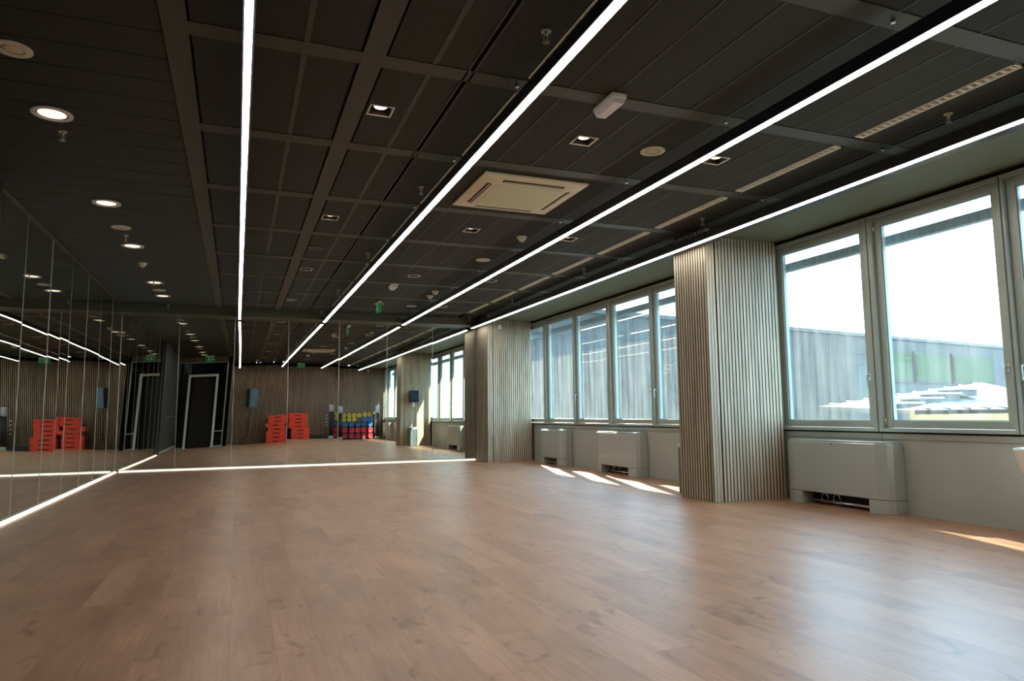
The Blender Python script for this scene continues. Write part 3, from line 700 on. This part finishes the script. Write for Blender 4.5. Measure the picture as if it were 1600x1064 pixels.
for i, x in enumerate(yx): put(m_yellow, 'y', .085, x, 1.005 + (0 if i < 4 else .035), 'yellow weight plate in the top row of the rack, %s from the left' % ORD[i])
for i, x in enumerate(yx[:3]): put(m_yellow, 'y', .085, x, .83, 'yellow weight plate in the row below the top, %s from the left' % ORD[i])
for z, q in ((1.005, 'upper'), (.83, 'lower')): put(m_yellow, 'y', .085, 3.93, z, 'yellow weight plate left of the bar bundle, ' + q)
def bar_bundle(x, label, n=4):
    t = thing('barbell_bundle', label, 'barbells', (x, RY+.24, 0), 'upright bundles of barbells')
    boxes('holder', [(-.09, .09, -.05, .06, 0, .12)], m_frame, t, .01)
    boxes('strap', [(-.08, .08, -.04, .05, .95, 1.02)], m_black, t, .004)
    for k in range(n):
        xx = -.06 + .12*k/(n-1); bm = bmesh.new(); cyl(bm, (xx, .0 + .02*(k % 2), .12), .026, .98, 'z', 12); b_ = obj('bar', bm, m_black, t)
        bm = bmesh.new(); cyl(bm, (xx, .02*(k % 2), 1.10), .024, .30, 'z', 12, .028); obj('bar_end', bm, m_lilac, b_)
bar_bundle(3.68, 'upright bundle of black barbells with pale ends, left of the plates')
bar_bundle(4.06, 'upright bundle of black barbells with pale ends, in front of the plates', 3)
bar_bundle(5.60, 'upright bundle of black barbells with pale ends, right of the plates')
t = thing('clip_post', 'thin black post with white collars left of the barbells', 'stand', (3.50, RY+.1, 0))
bm = bmesh.new(); cyl(bm, (0,0,0), .018, 1.38, 'z', 10); cyl(bm, (0,0,0), .07, .02, 'z', 16); obj('post', bm, m_black, t)
for z in (.52, .66, .80, .94): bm = bmesh.new(); cyl(bm, (0,0,z), .034, .04, 'z', 12); obj('collar', bm, m_white, t)

# dispenser and bin on the back of the big column
t = thing('paper_dispenser', 'dark blue paper dispenser on the back of the big slatted column', 'dispenser', (5.38, 7.202, 1.36))
bm = bmesh.new(); prism(bm, [(0, .06), (.17, .05), (.21, .12), (.21, .38), (.15, .43), (0, .43)], -.15, .15, 'x')
obj('dispenser_shell', bm, m_disp, t, .02, seg=3)
bm = bmesh.new(); prism(bm, [(.06, -.10), (.065, -.10), (.09, .07), (.06, .07)], -.05, .05, 'x'); obj('paper_towel', bm, m_white, t)
t = thing('waste_bin', 'slim blue grey waste bin standing behind the big slatted column', 'bin', (5.32, 7.42, 0))
bm = bmesh.new(); prism(bm, [(-.14, -.12), (.14, -.12), (.14, .12), (-.14, .12)], 0, .56); obj('bin_body', bm, m_bin, t, .02, seg=3)
boxes('bin_lid', [(-.15, .15, -.13, .13, .562, .60)], m_frame, t, .01)
# white drinking fountain on a pedestal at the right edge
t = thing('drinking_fountain', 'white tapering basin on a grey pedestal at the right edge under the window', 'fountain', (5.73, 3.535, 0))
bm = bmesh.new(); lathe(bm, [(.06, .38), (.13, .44), (.185, .52), (.215, .62), (.222, .68), (.226, .70), (.20, .702), (.17, .68), (.02, .66)], n=36, syy=.85); obj('basin', bm, mat('white ceramic', (.82, .84, .84), .15, coat=.4), t)
bm = bmesh.new(); lathe(bm, [(.17, 0), (.15, .05), (.12, .20), (.11, .42)], n=28); obj('pedestal', bm, m_wallgrey, t)

# ------------------------------------------------------------------ outside
def tf(p): return p
struct(boxes('ground', [(6.5, 75, -20, 75, -3.2, -3.0)], m_ground)); 
bpy.data.objects['ground']['label'] = 'pale ground outside the windows'
ang = math.atan(.19); Y0 = 22.0
t = thing('neighbouring_building', 'long dark grey building wing with green windows outside', 'building', (0, Y0, 0), None, ang)
boxes('facade_wall', [(6.5, 62, 0, 4.0, -3.0, 4.95)], m_facade, t)
boxes('coping', [(6.4, 62.2, -.12, 4.1, 4.95, 5.12)], m_coping, t)
bm = bmesh.new()
for k in range(7): box(bm, 6.5, 33, -.03, 0, 4.0-k*.62, 4.018-k*.62)
obj('cladding_rail', bm, m_coping, t)
for i, (x0, x1) in enumerate(((33.2, 36.2), (36.6, 40.4), (40.8, 45.8))):
    w_ = boxes('window', [(x0, x1, -.10, .0, 2.55, 4.35)], m_facade, t); boxes('pane', [(x0+.12, x1-.12, -.13, -.10, 2.67, 4.2)], m_gglass, w_)
t = thing('timber_clad_block', 'low ochre timber clad block with a ribbed roof outside', 'building', (0, 0, 0))
boxes('timber_wall', [(14.9, 22.0, 12.0, 12.15, -3.0, 1.0)], m_timber, t)
bm = bmesh.new()
v = [bm.verts.new(q) for q in ((14.9,12.0,1.0),(22,12.0,1.0),(24.5,17,1.95),(17.0,17,1.15))]; vb = [bm.verts.new(q.co + Vector((0,0,-.1))) for q in v]
bm.faces.new(v); bm.faces.new(vb[::-1])
for i in range(4): bm.faces.new((v[i], v[(i+1)%4], vb[(i+1)%4], vb[i]))
obj('roof', bm, m_roofmetal, t)
bm = bmesh.new()
for k in range(10):
    x0 = 15.4 + k*.7; x1 = 17.4 + k*.74; z1 = 1.15 + .8*(x1-17)/7.5
    tube(bm, [(x0, 12.0, 1.02), (x1, 17, z1+.03)], .03, 5)
obj('roof_rib', bm, m_coping, t)
for k in range(4):
    x = 15.9 + k*1.05; y = 13.2 + k*.25; z = 1.13 + k*.13
    s_ = thing('roof_skylight', 'white capped skylight on the ribbed roof outside, %s from the left' % ORD[k], 'skylight', (x, y, z-.15), 'skylights on the ribbed roof')
    boxes('curb', [(-.38, .38, -.3, .3, 0, .17)], m_roofmetal, s_); boxes('cap', [(-.44, .44, -.36, .36, .17, .23)], mat('skylight cap white', (.30, .31, .30), .5), s_, .02)
